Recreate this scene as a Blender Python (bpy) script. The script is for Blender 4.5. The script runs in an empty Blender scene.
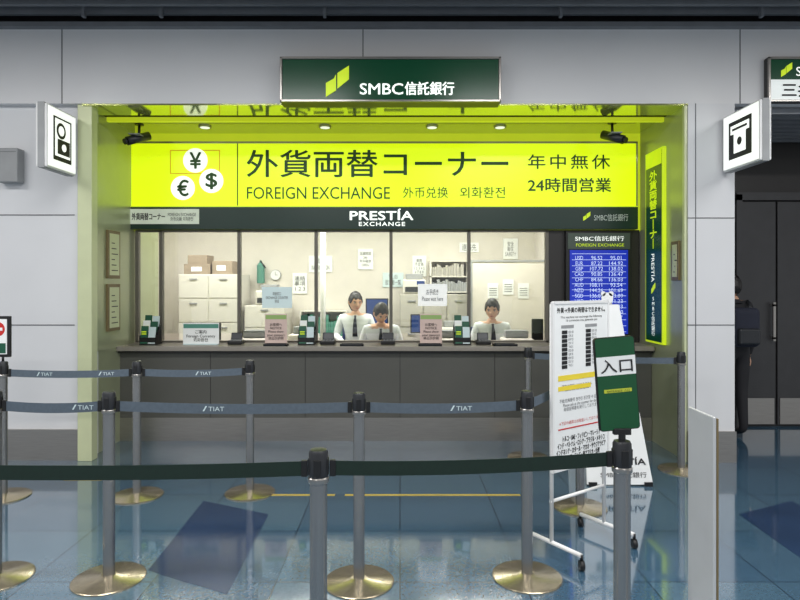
import bpy, bmesh, math, random
from mathutils import Vector, Matrix, Euler
random.seed(4)
EYE=1.49; F=600.0; HZ=284.0
def X(u,d): return (u-400)*d/F
def Z(v,d): return EYE-(v-HZ)*d/F
sc=bpy.context.scene
COL=sc.collection
try: sc.view_settings.view_transform='Standard'
except Exception: pass

# ---------------------------------------------------------------- materials
def lin(c):
    return tuple(((x/255)/12.92 if x/255<=0.04045 else (((x/255)+0.055)/1.055)**2.4) for x in c)
MATS={}
def mat(name,rgb,rough=0.5,metal=0.0,emis=0.0,var=0.06,nscale=8.0,bump=0.0,coat=0.0,stretch=None):
    if name in MATS: return MATS[name]
    m=bpy.data.materials.new(name); m.use_nodes=True
    nt=m.node_tree; b=nt.nodes['Principled BSDF']
    c=lin(rgb)
    tc=nt.nodes.new('ShaderNodeTexCoord')
    no=nt.nodes.new('ShaderNodeTexNoise'); no.inputs['Scale'].default_value=nscale
    no.inputs['Detail'].default_value=3
    if stretch:
        mp=nt.nodes.new('ShaderNodeMapping'); mp.inputs['Scale'].default_value=stretch
        nt.links.new(tc.outputs['Object'],mp.inputs['Vector']); nt.links.new(mp.outputs['Vector'],no.inputs['Vector'])
    else: nt.links.new(tc.outputs['Object'],no.inputs['Vector'])
    rp=nt.nodes.new('ShaderNodeValToRGB')
    rp.color_ramp.elements[0].position=0.3; rp.color_ramp.elements[1].position=0.7
    rp.color_ramp.elements[0].color=tuple(x*(1-var) for x in c)+(1,)
    rp.color_ramp.elements[1].color=tuple(min(1,x*(1+var)) for x in c)+(1,)
    nt.links.new(no.outputs['Fac'],rp.inputs['Fac'])
    nt.links.new(rp.outputs['Color'],b.inputs['Base Color'])
    b.inputs['Roughness'].default_value=rough; b.inputs['Metallic'].default_value=metal
    if coat: b.inputs['Coat Weight'].default_value=coat; b.inputs['Coat Roughness'].default_value=0.1
    if emis:
        nt.links.new(rp.outputs['Color'],b.inputs['Emission Color']); b.inputs['Emission Strength'].default_value=emis
    if bump:
        bp=nt.nodes.new('ShaderNodeBump'); bp.inputs['Strength'].default_value=bump; bp.inputs['Distance'].default_value=0.002
        nt.links.new(no.outputs['Fac'],bp.inputs['Height']); nt.links.new(bp.outputs['Normal'],b.inputs['Normal'])
    MATS[name]=m; return m

M_wall=mat('wall_panel',(222,222,224),0.4,0.0,var=0.02,nscale=1.5)
M_wall2=mat('wall_panel_side',(216,217,220),0.4,0.0,var=0.03,nscale=1.5)
M_seam=mat('seam_dark',(96,98,102),0.6)
M_steel=mat('brushed_steel',(168,164,160),0.28,0.85,var=0.08,nscale=6,stretch=(1,1,30))
M_steelpost=mat('post_steel',(160,160,160),0.25,0.85,var=0.05)
M_base=mat('base_metal',(184,172,148),0.25,0.85,var=0.1,nscale=20)
M_black=mat('black_plastic',(24,24,26),0.4)
M_cap=mat('cap_dark',(48,50,54),0.35,0.3)
M_belt=mat('belt_grey_blue',(86,98,110),0.75,var=0.08,nscale=60)
M_beltg=mat('belt_dark_green',(10,36,28),0.75,var=0.1,nscale=60)
M_yel=mat('sign_yellow_lit',(203,226,12),0.3,emis=0.95,var=0.02,nscale=1)
M_yeldim=mat('yellow_band_glow',(200,216,40),0.35,emis=0.55,var=0.02)  # emission stands in for sign light reflected around the recess
M_green=mat('sign_green_lit',(4,58,36),0.25,emis=0.35,var=0.03)
M_gtext=mat('green_text',(40,84,30),0.5)
M_gdark=mat('strip_dark_green',(16,46,38),0.3,emis=0.1,var=0.03)
M_lime=mat('lime_lit',(190,215,30),0.4,emis=0.6)
M_wlit=mat('white_lit',(240,245,240),0.4,emis=0.8,var=0.01)
M_white=mat('white_paint',(232,232,232),0.4,var=0.02)
M_paper=mat('paper_white',(238,240,240),0.7,var=0.02)
M_bluep=mat('paper_bluish',(205,222,226),0.7,var=0.02)
M_pink=mat('paper_pink',(214,190,182),0.7,var=0.04)
M_ink=mat('ink_black',(28,28,30),0.6)
M_red=mat('ink_red',(200,40,36),0.5)
M_yk=mat('ink_yellow',(238,214,60),0.6)
M_counter=mat('counter_dark',(84,84,80),0.45,var=0.05,nscale=3)
M_ctop=mat('counter_top',(140,134,126),0.35,var=0.05,nscale=20)
M_dark=mat('dark_panel',(44,42,42),0.4,var=0.05)
M_mull=mat('mullion',(112,108,100),0.4,0.4)
M_jamb=mat('jamb_metal',(176,182,150),0.28,0.4,var=0.03)
M_jtrim=mat('jamb_trim_pale',(206,212,172),0.4,0.1,var=0.03)
M_frame=mat('frame_bronze',(128,112,80),0.4,0.3)
M_soff=mat('soffit_gloss',(212,218,150),0.08,0.75,var=0.02)
M_ceil=mat('ceiling_dark',(52,53,57),0.7)
M_slat=mat('slat_grey',(120,124,130),0.5,0.1)
M_off=mat('office_wall',(216,210,202),0.7,var=0.03)
M_off2=mat('office_cabinet',(214,210,202),0.5,var=0.03)
M_cab=mat('cabinet_beige',(176,172,164),0.5,var=0.03)
M_ofl=mat('office_floor',(120,116,110),0.6)
M_box=mat('cardboard',(150,134,116),0.8,var=0.12)
M_skin=mat('skin',(206,160,132),0.5,var=0.04,nscale=30)
M_hair=mat('hair_black',(24,20,20),0.45,var=0.3,nscale=60)
M_shirt=mat('shirt_white',(214,218,224),0.7,var=0.04,nscale=20)
M_navy=mat('cloth_navy',(30,34,50),0.8,var=0.1)
M_trou=mat('cloth_dark',(34,34,38),0.8,var=0.1)
M_shoe=mat('shoe_black',(20,20,20),0.4)
M_lip=mat('lips',(168,92,84),0.5)
M_eye=mat('eye_white',(235,232,228),0.3)
M_chair=mat('chair_blue',(36,52,96),0.8)
M_blue=mat('screen_blue',(24,44,160),0.2,emis=0.75,var=0.1,nscale=3)
M_mon=mat('monitor_blue',(40,60,110),0.2,emis=0.3)
M_leaf=mat('leaflet_green',(20,84,62),0.5)
M_grey=mat('device_grey',(150,152,154),0.5)
M_tape=mat('floor_tape_yellow',(196,170,80),0.5)
M_fdark=mat('floor_tile_dark',(38,60,92),0.10,var=0.12,nscale=3,coat=0.5)
M_teal=mat('poster_teal',(80,140,124),0.6)
M_doorg=mat('door_grey',(66,66,68),0.35,0.3)
M_lamp=mat('lamp_diffuser',(250,250,245),0.5,emis=3.0,var=0.0)
M_fin=mat('fin_panel',(196,198,200),0.35,0.2,var=0.03)

# glass
M_glass=bpy.data.materials.new('clear_glass'); M_glass.use_nodes=True
nt=M_glass.node_tree; nt.nodes.clear()
o=nt.nodes.new('ShaderNodeOutputMaterial'); mx=nt.nodes.new('ShaderNodeMixShader')
t=nt.nodes.new('ShaderNodeBsdfTransparent'); g=nt.nodes.new('ShaderNodeBsdfGlossy'); g.inputs['Roughness'].default_value=0.02
fr=nt.nodes.new('ShaderNodeFresnel'); fr.inputs['IOR'].default_value=1.7
t.inputs['Color'].default_value=(0.95,0.97,0.95,1)
nt.links.new(fr.outputs[0],mx.inputs[0]); nt.links.new(t.outputs[0],mx.inputs[1]); nt.links.new(g.outputs[0],mx.inputs[2]); nt.links.new(mx.outputs[0],o.inputs[0])

# floor
M_floor=bpy.data.materials.new('floor_blue_tile'); M_floor.use_nodes=True
nt=M_floor.node_tree; b=nt.nodes['Principled BSDF']
tc=nt.nodes.new('ShaderNodeTexCoord'); br=nt.nodes.new('ShaderNodeTexBrick')
br.offset=0.0; br.inputs['Scale'].default_value=1.0; br.inputs['Brick Width'].default_value=0.62; br.inputs['Row Height'].default_value=0.62
br.inputs['Mortar Size'].default_value=0.004; br.inputs['Bias'].default_value=0.0
br.inputs['Color1'].default_value=lin((62,92,116))+(1,); br.inputs['Color2'].default_value=lin((76,106,126))+(1,)
br.inputs['Mortar'].default_value=lin((38,58,76))+(1,)
no=nt.nodes.new('ShaderNodeTexNoise'); no.inputs['Scale'].default_value=90; no.inputs['Detail'].default_value=4
mxc=nt.nodes.new('ShaderNodeMixRGB'); mxc.blend_type='OVERLAY'; mxc.inputs[0].default_value=0.35
nt.links.new(tc.outputs['Object'],br.inputs['Vector']); nt.links.new(tc.outputs['Object'],no.inputs['Vector'])
nt.links.new(br.outputs['Color'],mxc.inputs[1]); nt.links.new(no.outputs['Fac'],mxc.inputs[2])
nt.links.new(mxc.outputs[0],b.inputs['Base Color']); b.inputs['Roughness'].default_value=0.1
b.inputs['Specular IOR Level'].default_value=1.0
b.inputs['Coat Weight'].default_value=0.8; b.inputs['Coat Roughness'].default_value=0.05; b.inputs['Coat IOR'].default_value=1.7

# ---------------------------------------------------------------- helpers
def par(o,p):
    if p is not None:
        o.parent=p; o.matrix_parent_inverse=Matrix.Translation(p.location).inverted()
    return o
def grp(name,loc):
    e=bpy.data.objects.new(name,None); e.empty_display_size=0.1; e.location=loc; COL.objects.link(e); return e
def rot(e,rx=0,ry=0,rz=0): e.rotation_euler=Euler((math.radians(rx),math.radians(ry),math.radians(rz)))
def mk(name,bm,m,p=None,loc=(0,0,0),smooth=False,bevel=0,seg=2):
    me=bpy.data.meshes.new(name); bm.normal_update(); bm.to_mesh(me); bm.free()
    if isinstance(m,(list,tuple)):
        for q in m: me.materials.append(q)
    else: me.materials.append(m)
    if smooth:
        for f in me.polygons: f.use_smooth=True
    ob=bpy.data.objects.new(name,me); ob.location=loc; COL.objects.link(ob)
    if bevel:
        md=ob.modifiers.new('bevel','BEVEL'); md.width=bevel; md.segments=seg; md.limit_method='ANGLE'
    return par(ob,p)
def box(name,x0,x1,y0,y1,z0,z1,m,p=None,bevel=0,seg=2):
    bm=bmesh.new(); bmesh.ops.create_cube(bm,size=1)
    bmesh.ops.scale(bm,vec=(abs(x1-x0),abs(y1-y0),abs(z1-z0)),verts=bm.verts)
    return mk(name,bm,m,p,((x0+x1)/2,(y0+y1)/2,(z0+z1)/2),bevel=bevel,seg=seg)
def boxes(name,lst,m,p=None,bevel=0):
    bm=bmesh.new()
    x0=sum((a[0]+a[1])/2 for a in lst)/len(lst); y0=sum((a[2]+a[3])/2 for a in lst)/len(lst); z0=sum((a[4]+a[5])/2 for a in lst)/len(lst)
    for a in lst:
        r=bmesh.ops.create_cube(bm,size=1); vs=r['verts']
        bmesh.ops.scale(bm,vec=(abs(a[1]-a[0]),abs(a[3]-a[2]),abs(a[5]-a[4])),verts=vs)
        bmesh.ops.translate(bm,vec=((a[0]+a[1])/2-x0,(a[2]+a[3])/2-y0,(a[4]+a[5])/2-z0),verts=vs)
    return mk(name,bm,m,p,(x0,y0,z0),bevel=bevel)
def lathe(name,prof,m,loc,p=None,seg=32):
    bm=bmesh.new(); rings=[]
    for r,z in prof:
        rings.append([bm.verts.new((r*math.cos(2*math.pi*i/seg),r*math.sin(2*math.pi*i/seg),z)) for i in range(seg)])
    for a,b_ in zip(rings,rings[1:]):
        for i in range(seg): bm.faces.new((a[i],a[(i+1)%seg],b_[(i+1)%seg],b_[i]))
    bm.faces.new(list(reversed(rings[0]))); bm.faces.new(rings[-1])
    ob=mk(name,bm,m,p,loc)
    for f in ob.data.polygons: f.use_smooth=len(f.vertices)==4
    md=ob.modifiers.new('es','EDGE_SPLIT'); md.split_angle=math.radians(35)
    return ob
def tube(name,a,b_,r,m,p=None,seg=16,r2=None):
    a=Vector(a); b_=Vector(b_); v=b_-a
    bm=bmesh.new(); bmesh.ops.create_cone(bm,cap_ends=True,segments=seg,radius1=r,radius2=r if r2 is None else r2,depth=v.length)
    q=v.to_track_quat('Z','Y').to_matrix().to_4x4(); bmesh.ops.transform(bm,matrix=q,verts=bm.verts)
    ob=mk(name,bm,m,p,(a+b_)/2)
    for f in ob.data.polygons: f.use_smooth=len(f.vertices)==4
    return ob
def poly(name,pts,thick,m,p,M):
    """flat polygon in plane M (x right, y up, z toward viewer)"""
    bm=bmesh.new(); vs=[bm.verts.new((x,y,0)) for x,y in pts]; f=bm.faces.new(vs)
    r=bmesh.ops.extrude_face_region(bm,geom=[f]); ev=[e for e in r['geom'] if isinstance(e,bmesh.types.BMVert)]
    bmesh.ops.translate(bm,vec=(0,0,thick),verts=ev)
    bmesh.ops.recalc_face_normals(bm,faces=bm.faces)
    bmesh.ops.transform(bm,matrix=M,verts=bm.verts)
    c=sum((v.co for v in bm.verts),Vector())/len(bm.verts)
    bmesh.ops.translate(bm,vec=-c,verts=bm.verts)
    return mk(name,bm,m,p,c)
def front(d): return Matrix.Translation((0,d,0))@Matrix.Rotation(math.pi/2,4,'X')
def text(s,M,cx,cy,w,h,m,p,bold=0.0,name='lettering',space=1.0,ls=1.0):
    """bold = stroke thickening as a fraction of the line height (shifted copies)"""
    cu=bpy.data.curves.new(name,'FONT'); cu.body=s; cu.align_x='CENTER'; cu.extrude=0.0; cu.resolution_u=3
    cu.space_character=space; cu.space_line=ls
    cu.materials.append(m)
    ob=bpy.data.objects.new(name,cu); COL.objects.link(ob)
    bpy.context.view_layer.update()
    bb=[Vector(c) for c in ob.bound_box]
    x0=min(c.x for c in bb); x1=max(c.x for c in bb); y0=min(c.y for c in bb); y1=max(c.y for c in bb)
    sx=w/max(x1-x0,1e-4); sy=h/max(y1-y0,1e-4)
    L=Matrix.Translation((cx,cy,0.003))@Matrix.Diagonal((sx,sy,1,1))@Matrix.Translation((-(x0+x1)/2,-(y0+y1)/2,0))
    dg=bpy.context.evaluated_depsgraph_get(); me=bpy.data.meshes.new_from_object(ob.evaluated_get(dg))
    bpy.data.objects.remove(ob)
    if len(me.vertices)==0: return None
    me.transform(L)
    if bold:
        e=bold*h; bm=bmesh.new()
        for i,(a,b_) in enumerate(((e,0),(-e,0),(0,e*0.8),(0,-e*0.8))):
            m2=me.copy(); m2.transform(Matrix.Translation((a,b_,i*0.00015))); bm.from_mesh(m2)
        bm.from_mesh(me); bm.to_mesh(me); bm.free()
    me.transform(M)
    c=sum((v.co for v in me.vertices),Vector())/len(me.vertices)
    me.transform(Matrix.Translation(-c))
    if not me.materials: me.materials.append(m)
    o2=bpy.data.objects.new(name,me); o2.location=c; COL.objects.link(o2)
    return par(o2,p)
def ftext(s,u0,u1,v0,v1,d,m,p,**k):
    return text(s,front(d),(X(u0,d)+X(u1,d))/2,(Z(v0,d)+Z(v1,d))/2,X(u1,d)-X(u0,d),Z(v0,d)-Z(v1,d),m,p,**k)
def fbox(name,u0,u1,v0,v1,d,th,m,p=None,bevel=0):
    return box(name,X(u0,d),X(u1,d),d,d+th,Z(v1,d),Z(v0,d),m,p,bevel)

# ---------------------------------------------------------------- room shell
XL,XR=-2.66,2.41; YF=5.02; YS=6.0; XP=2.80
floor=box('floor',-7,7,-3,9,-0.1,0,M_floor)
bm=bmesh.new()
for i,cx in enumerate((-4.6,-1.09,2.43,5.95)):
    s=1 if i%2 else -1
    for cy in (3.5,0.0):
        pts=((-0.26*s,0.62),(0.24*s,0.38),(0.26*s,-0.62),(-0.22*s,-0.38))
        vs=[bm.verts.new((cx+a,cy+b_,0.0012)) for a,b_ in pts]; f=bm.faces.new(vs)
        f.normal_update()
        if f.normal.z<0: f.normal_flip()
mk('floor_inlay',bm,M_fdark,floor)
box('tape_line_1',X(272,4.24),X(335,4.24),4.22,4.25,0,0.002,M_tape,floor)
box('tape_line_2',X(345,4.24),X(520,4.24),4.22,4.25,0,0.002,M_tape,floor)
box('tape_line_3',X(60,4.5),X(98,4.5),4.55,4.58,0,0.002,M_tape,floor)

ceil=box('ceiling',-7,7,-3,YF+0.6,3.95,4.05,M_ceil)
sl=[]
for i in range(34):
    y=YF-0.05-i*0.17
    sl.append((-7,7,y-0.02,y+0.02,3.72,3.86))
boxes('ceiling_louver',sl,M_slat)
boxes('ceiling_hangers',[(X(u,4.9)-0.012,X(u,4.9)+0.012,4.86,4.9,3.66,3.95) for u in (-80,85,162,325,560,760,900)],M_slat)
box('trim_1',-7,7,YF-0.06,YF+0.1,3.62,3.66,M_slat)
wf=box('wall_header',-7,7,YF,YF+0.3,3.0,3.62,M_wall)
boxes('panel_seams',[(X(u,YF)-0.004,X(u,YF)+0.004,YF-0.002,YF+0.01,3.0,3.62) for u in (-240,62,363,740)],M_seam,wf)
box('wall_upper_back',-7,7,YF+0.3,YF+0.4,3.0,3.95,M_ceil)
# left wall
wl=box('wall_left',-7,XL,YF+0.07,YF+0.27,0.0,3.0,M_wall2)
boxes('panel_seams',[(-7,XL-0.1,YF+0.066,YF+0.08,Z(325,5.09)-0.004,Z(325,5.09)+0.004),(-7,XL-0.1,YF+0.066,YF+0.08,Z(215,5.09)-0.004,Z(215,5.09)+0.004),
   (X(84,5.09)-0.004,X(84,5.09)+0.004,YF+0.066,YF+0.08,0.25,3.0)],M_seam,wl)
box('baseboard_left',-7,XL+0.0,YF+0.045,YF+0.07,0,0.26,M_steel)
box('trim_2',XL-0.05,XL+0.07,YF+0.02,YF+0.12,0,3.0,M_jtrim,bevel=0.004)
# jambs of the recess
jl=box('wall_recess_left',XL-0.12,XL,YF+0.27,6.6,0,3.0,M_jamb)
jl2=box('trim_3',XL,XL+0.012,YF+0.12,5.66,0.9,2.9,M_jamb)
jr=box('wall_recess_right',XR,XP,YF,6.3,0,3.0,M_wall2)
box('trim_4',XR-0.015,XR+0.0,YF+0.01,5.98,0.0,3.0,M_jamb)
box('trim_7',XR-0.03,XR-0.015,YF+0.0,YF+0.04,0.0,3.0,M_jtrim)
boxes('panel_seams',[(XR,XP,YF-0.003,YF+0.01,Z(v,YF)-0.004,Z(v,YF)+0.004) for v in (218,325)]+[(XR+0.06,XR+0.066,YF-0.003,YF+0.01,0.26,3.0)],M_seam,jr)
box('baseboard_right',XR-0.005,XP+0.005,YF-0.02,YF,0,0.26,M_steel)
# recess soffit
so=box('ceiling_recess',XL,XR,YF+0.3,YS+0.5,3.0,3.08,M_soff)
box('trim_5',XL,XR,YF+0.42,YF+0.46,2.965,3.0,M_yeldim)
box('trim_6',XL,XR,YF,YF+0.3,2.985,3.0,M_soff)
for u in (205,325,432,500):
    g=grp('recessed_downlight',(X(u,5.75),5.75,2.99))
    lathe('ring',[(0.05,-0.012),(0.06,-0.012),(0.062,0.01)],M_steel,(X(u,5.75),5.75,3.0),g)
    lathe('lens',[(0.045,-0.014),(0.045,0.0)],M_wlit,(X(u,5.75),5.75,3.0),g)
fb=box('wall_fascia',XL,XR,YS+0.02,YS+0.12,2.02,3.0,M_yeldim)

# right side corridor
box('wall_corridor_back',XP,7,6.3,6.4,0,3.0,M_dark)
box('ceiling_corridor',XP,7,YF+0.3,6.4,3.0,3.1,M_ceil)
boxes('ceiling_corridor_slats',[(XP,7,YF+0.1+i*0.14,YF+0.14+i*0.14,2.94,2.99) for i in range(8)],M_slat)
dr=grp('door_1',(3.95,6.28,0))
boxes('leaf',[(3.55,3.92,6.26,6.3,0.02,2.35),(3.94,4.5,6.26,6.3,0.02,2.35)],M_doorg,dr,0.004)
boxes('frame',[(3.49,3.55,6.22,6.3,0,2.42),(4.5,4.56,6.22,6.3,0,2.42),(3.49,4.56,6.22,6.3,2.36,2.44)],M_doorg,dr)
boxes('kickplate',[(3.57,3.9,6.25,6.262,0.03,0.3),(3.96,4.48,6.25,6.262,0.03,0.3)],M_steel,dr)
boxes('handle',[(3.86,3.885,6.2,6.22,0.9,1.3),(3.86,3.885,6.2,6.27,0.92,0.94),(3.86,3.885,6.2,6.27,1.26,1.28)],M_steel,dr)
box('baseboard_corridor',XP,3.49,6.285,6.3,0,0.2,M_steel)

# ---------------------------------------------------------------- office interior
OL,OR,OB=-3.5,1.95,8.7
box('floor_office',OL,OR,6.0,OB,0.0,0.01,M_ofl)
box('wall_office_back',OL,OR,OB,OB+0.1,0,2.7,M_off)
box('wall_office_left',OL-0.1,OL,6.3,OB+0.1,0,2.7,M_off)
box('wall_office_right',OR,OR+0.1,6.02,OB+0.1,0,2.7,M_off)
box('ceiling_office',OL,OR,6.14,OB,2.7,2.75,M_white)
box('wall_office_front_left',OL,XL-0.12,6.05,6.14,0,2.7,M_off)
for i,(x,y) in enumerate(((-2.4,7.3),(-0.7,7.3),(0.9,7.3))):
    g=grp('unseen_ceiling_lamp',(x,y,2.66))
    box('housing',x-0.65,x+0.65,y-0.16,y+0.16,2.655,2.7,M_white,g)
    box('diffuser',x-0.6,x+0.6,y-0.12,y+0.12,2.645,2.655,M_lamp,g)
    L=bpy.data.lights.new('office_light','AREA'); L.shape='RECTANGLE'; L.size=1.2; L.size_y=0.25; L.energy=46; L.color=(1,0.97,0.93)
    lo=bpy.data.objects.new('tube_light',L); lo.location=(x,y,2.63); COL.objects.link(lo); par(lo,g)

# counter
ct=grp('service_counter',(0,5.9,0))
box('front_panel',XL,XR-0.02,5.7,5.74,0.22,0.84,M_counter,ct)
box('body',XL,XR-0.02,5.74,6.02,0.0,0.84,M_counter,ct)
box('kick_plate',XL,XR-0.02,5.695,5.74,0.0,0.22,M_steel,ct)
box('top',XL,XR-0.02,5.62,6.14,0.86,0.905,M_ctop,ct,0.006)
box('under_top_trim',XL,XR-0.02,5.66,6.0,0.84,0.86,M_dark,ct)
boxes('panel_joints',[(x-0.002,x+0.002,5.697,5.71,0.0,0.84) for x in (-1.8,-0.9,0.0,0.9,1.6)],M_dark,ct)

# windows
W0,W1=XL,X(548,YS)
zt,zb=2.03,0.905
mul=[137,161,239,316,391,469,547]
wp=grp('window_1',(0,YS,0.905))
boxes('mullions',[(X(u,YS)-0.016,X(u,YS)+0.016,YS-0.01,YS+0.05,zb,zt) for u in mul],M_mull,wp,0.003)
boxes('rails',[(X(137,YS),W1,YS-0.01,YS+0.05,zb,zb+0.02),(X(137,YS),W1,YS-0.01,YS+0.05,zt-0.02,zt)],M_mull,wp)
box('pane',X(137,YS),W1,YS+0.018,YS+0.022,zb+0.09,zt,M_glass,wp)

# right dark wall with rate display
dw=box('wall_display',W1,XR-0.015,YS+0.001,YS+0.1,0.905,2.03,M_dark)
rd=grp('exchange_rate_display',(X(599,5.95),5.95,1.5))
fbox('housing',566,632,231,338,5.94,0.058,M_black,rd,0.006)
fbox('bezel',568,630,233,249,5.93,0.012,mat('display_header',(66,78,70),0.3,emis=0.2),rd)
fbox('screen',570,628,250,334,5.932,0.01,M_blue,rd)
ftext('SMBC信託銀行',575,624,236,241,5.928,M_wlit,rd)
ftext('FOREIGN EXCHANGE',576,624,243.5,246.5,5.928,M_lime,rd)
codes=['USD','EUR','GBP','CAD','CHF','AUD','NZD','SGD','HKD','THB','KRW','TWD','CNY','SEK']
M_scr=mat('screen_text',(190,205,235),0.4,emis=0.7)
for k,(a,b_) in enumerate(((574,584),(590,603),(609,623))):
    rows='\n'.join(codes) if k==0 else '\n'.join('%6.2f'%random.uniform(80,150) for c in codes)
    ftext(rows,a,b_,256,330,5.928,M_scr,rd)
boxes('row_lines',[(X(572,5.93),X(626,5.93),5.928,5.931,Z(254+i*6,5.93),Z(253.6+i*6,5.93)) for i in range(14)],M_scr,rd)

# ---------------------------------------------------------------- main yellow sign
DS=5.94
sg=grp('illuminated_exchange_sign',(0,DS,2.55))
fbox('light_box',130,636.5,143,206,DS,0.079,M_yel,sg)
boxes('edge_frame',[(X(129,DS),X(637.5,DS),DS-0.006,DS+0.078,Z(143.5,DS),Z(141.5,DS)),(X(129,DS),X(130.5,DS),DS-0.006,DS+0.078,Z(206,DS),Z(142,DS)),(X(636,DS),X(637.5,DS),DS-0.006,DS+0.078,Z(206,DS),Z(142,DS))],M_steel,sg)
D1=DS-0.001
ftext('外貨両替コーナー',247,508,150,177,D1,M_gtext,sg,bold=0.014)
ftext('FOREIGN EXCHANGE',247,390,187,199,D1,M_gtext,sg)
ftext('外币兑换',403,448,187,198,D1,M_gtext,sg)
ftext('외화환전',460,505,187,198,D1,M_gtext,sg)
ftext('年中無休',528,610,154.5,169,D1,M_gtext,sg,bold=0.012,space=1.25)
ftext('24時間営業',528,611,178,192,D1,M_gtext,sg,bold=0.018)
fbox('divider',237,238,143.5,205.5,DS-0.002,0.003,M_gtext,sg)
boxes('banknote_outline',[(X(170,DS),X(220,DS),DS-0.002,DS,Z(150.8,DS),Z(150,DS)),(X(170,DS),X(220,DS),DS-0.002,DS,Z(174,DS),Z(173.2,DS)),(X(170,DS),X(170.8,DS),DS-0.002,DS,Z(174,DS),Z(150,DS)),(X(219.2,DS),X(220,DS),DS-0.002,DS,Z(174,DS),Z(150,DS))],mat('outline_orange',(226,150,30),0.5,emis=0.3),sg)
def disc(name,M,cx,cy,r,th,m,p,n=40):
    return poly(name,[(cx+r*math.cos(2*math.pi*i/n),cy+r*math.sin(2*math.pi*i/n)) for i in range(n)],th,m,p,M)
Mf=front(DS-0.003)
for ch,u,v,r in (('¥',195.5,160.5,12.2),('€',183,188,12),('$',211.5,181,12)):
    disc('coin_disc',Mf,X(u,DS),Z(v,DS),r*DS/F,0.003,M_wlit,sg)
    ftext(ch,u-5.5,u+5.5,v-8,v+8,DS-0.007,M_gtext,sg,bold=0.03)
# dark strip
fbox('lower_strip',125,638,206.5,229,DS-0.02,0.1,M_gdark,sg)
ftext('PRESTÍA',350,413,209,220,DS-0.021,M_wlit,sg,bold=0.03)
ftext('EXCHANGE',359,405,222,226,DS-0.021,M_wlit,sg,bold=0.03,space=1.2)
fbox('name_plate',130,199,209,224,DS-0.024,0.006,mat('name_plate_face',(214,222,206),0.4,emis=0.2),sg)
ftext('外貨両替コーナー',132,165,213,220,DS-0.025,M_ink,sg,bold=0.02)
ftext('FOREIGN EXCHANGE\n外币兑换 외화환전',168,196,213,221,DS-0.025,M_ink,sg)
ftext('SMBC信託銀行',594,628,214,221,DS-0.021,mat('dim_white',(190,200,196),0.5,emis=0.2),sg)
fbox('strip_light_line',125,638,206,206.9,DS-0.022,0.01,M_yeldim,sg)

def logo(M,cx,cy,w,h,p):
    pts1=[(0,0),(0.44,0.2),(0.44,0.72),(0.34,0.58),(0,0.44)]
    pts2=[(0.5,0.26),(1.0,0.56),(1.0,1.0),(0.5,0.76)]
    for i,ps in enumerate((pts1,pts2)):
        poly('logo_%d'%i,[(cx+(a-0.5)*w,cy+(b_-0.5)*h) for a,b_ in ps],0.004,M_lime,p,M)
ML=front(DS-0.022); logo(ML,X(586,DS),Z(216.5,DS),0.07,0.09,sg)
# ---------------------------------------------------------------- bank signs on header
def bank_sign(u0,u1,two=False,d=4.86):
    v0,v1=57,102
    g=grp('bank_sign',((X(u0,d)+X(u1,d))/2,d,Z(80,d)))
    fbox('cabinet',u0,u1,v0,v1,d,YF-d,M_dark,g,0.006)
    x0,x1,z1,z0=X(u0,d),X(u1,d),Z(v0,d),Z(v1,d); e=0.018
    boxes('frame',[(x0,x1,d-0.012,d+0.01,z1-e,z1),(x0,x1,d-0.012,d+0.01,z0,z0+e),(x0,x0+e,d-0.012,d+0.01,z0,z1),(x1-e,x1,d-0.012,d+0.01,z0,z1)],M_steel,g,0.003)
    if not two:
        fbox('face',u0+2.5,u1-2.5,59.5,99.5,d-0.004,0.01,M_green,g)
        M=front(d-0.006); logo(M,X(337.5,d),Z(81.5,d),X(349,d)-X(326,d),Z(66,d)-Z(97,d),g)
        ftext('SMBC',360,403,83.5,94.5,d-0.005,M_wlit,g,bold=0.02)
        ftext('信託銀行',405,454,82,95,d-0.005,M_wlit,g,bold=0.025)
    else:
        fbox('face_upper',u0+2.5,u1-2.5,59.5,79.5,d-0.004,0.01,M_green,g)
        fbox('face_lower',u0+2.5,u1-2.5,79.5,99.5,d-0.004,0.01,mat('white_lit_soft',(226,232,230),0.4,emis=0.5),g)
        M=front(d-0.006); logo(M,X(u0+18,d),Z(70,d),0.09,0.12,g)
        ftext('SMBC',u0+28,u0+60,67,76,d-0.005,M_wlit,g)
        ftext('三井住友銀行',u0+14,u0+110,83,97,d-0.005,M_ink,g,bold=0.03)
bank_sign(280,501); bank_sign(768,989,True,4.96)

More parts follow.
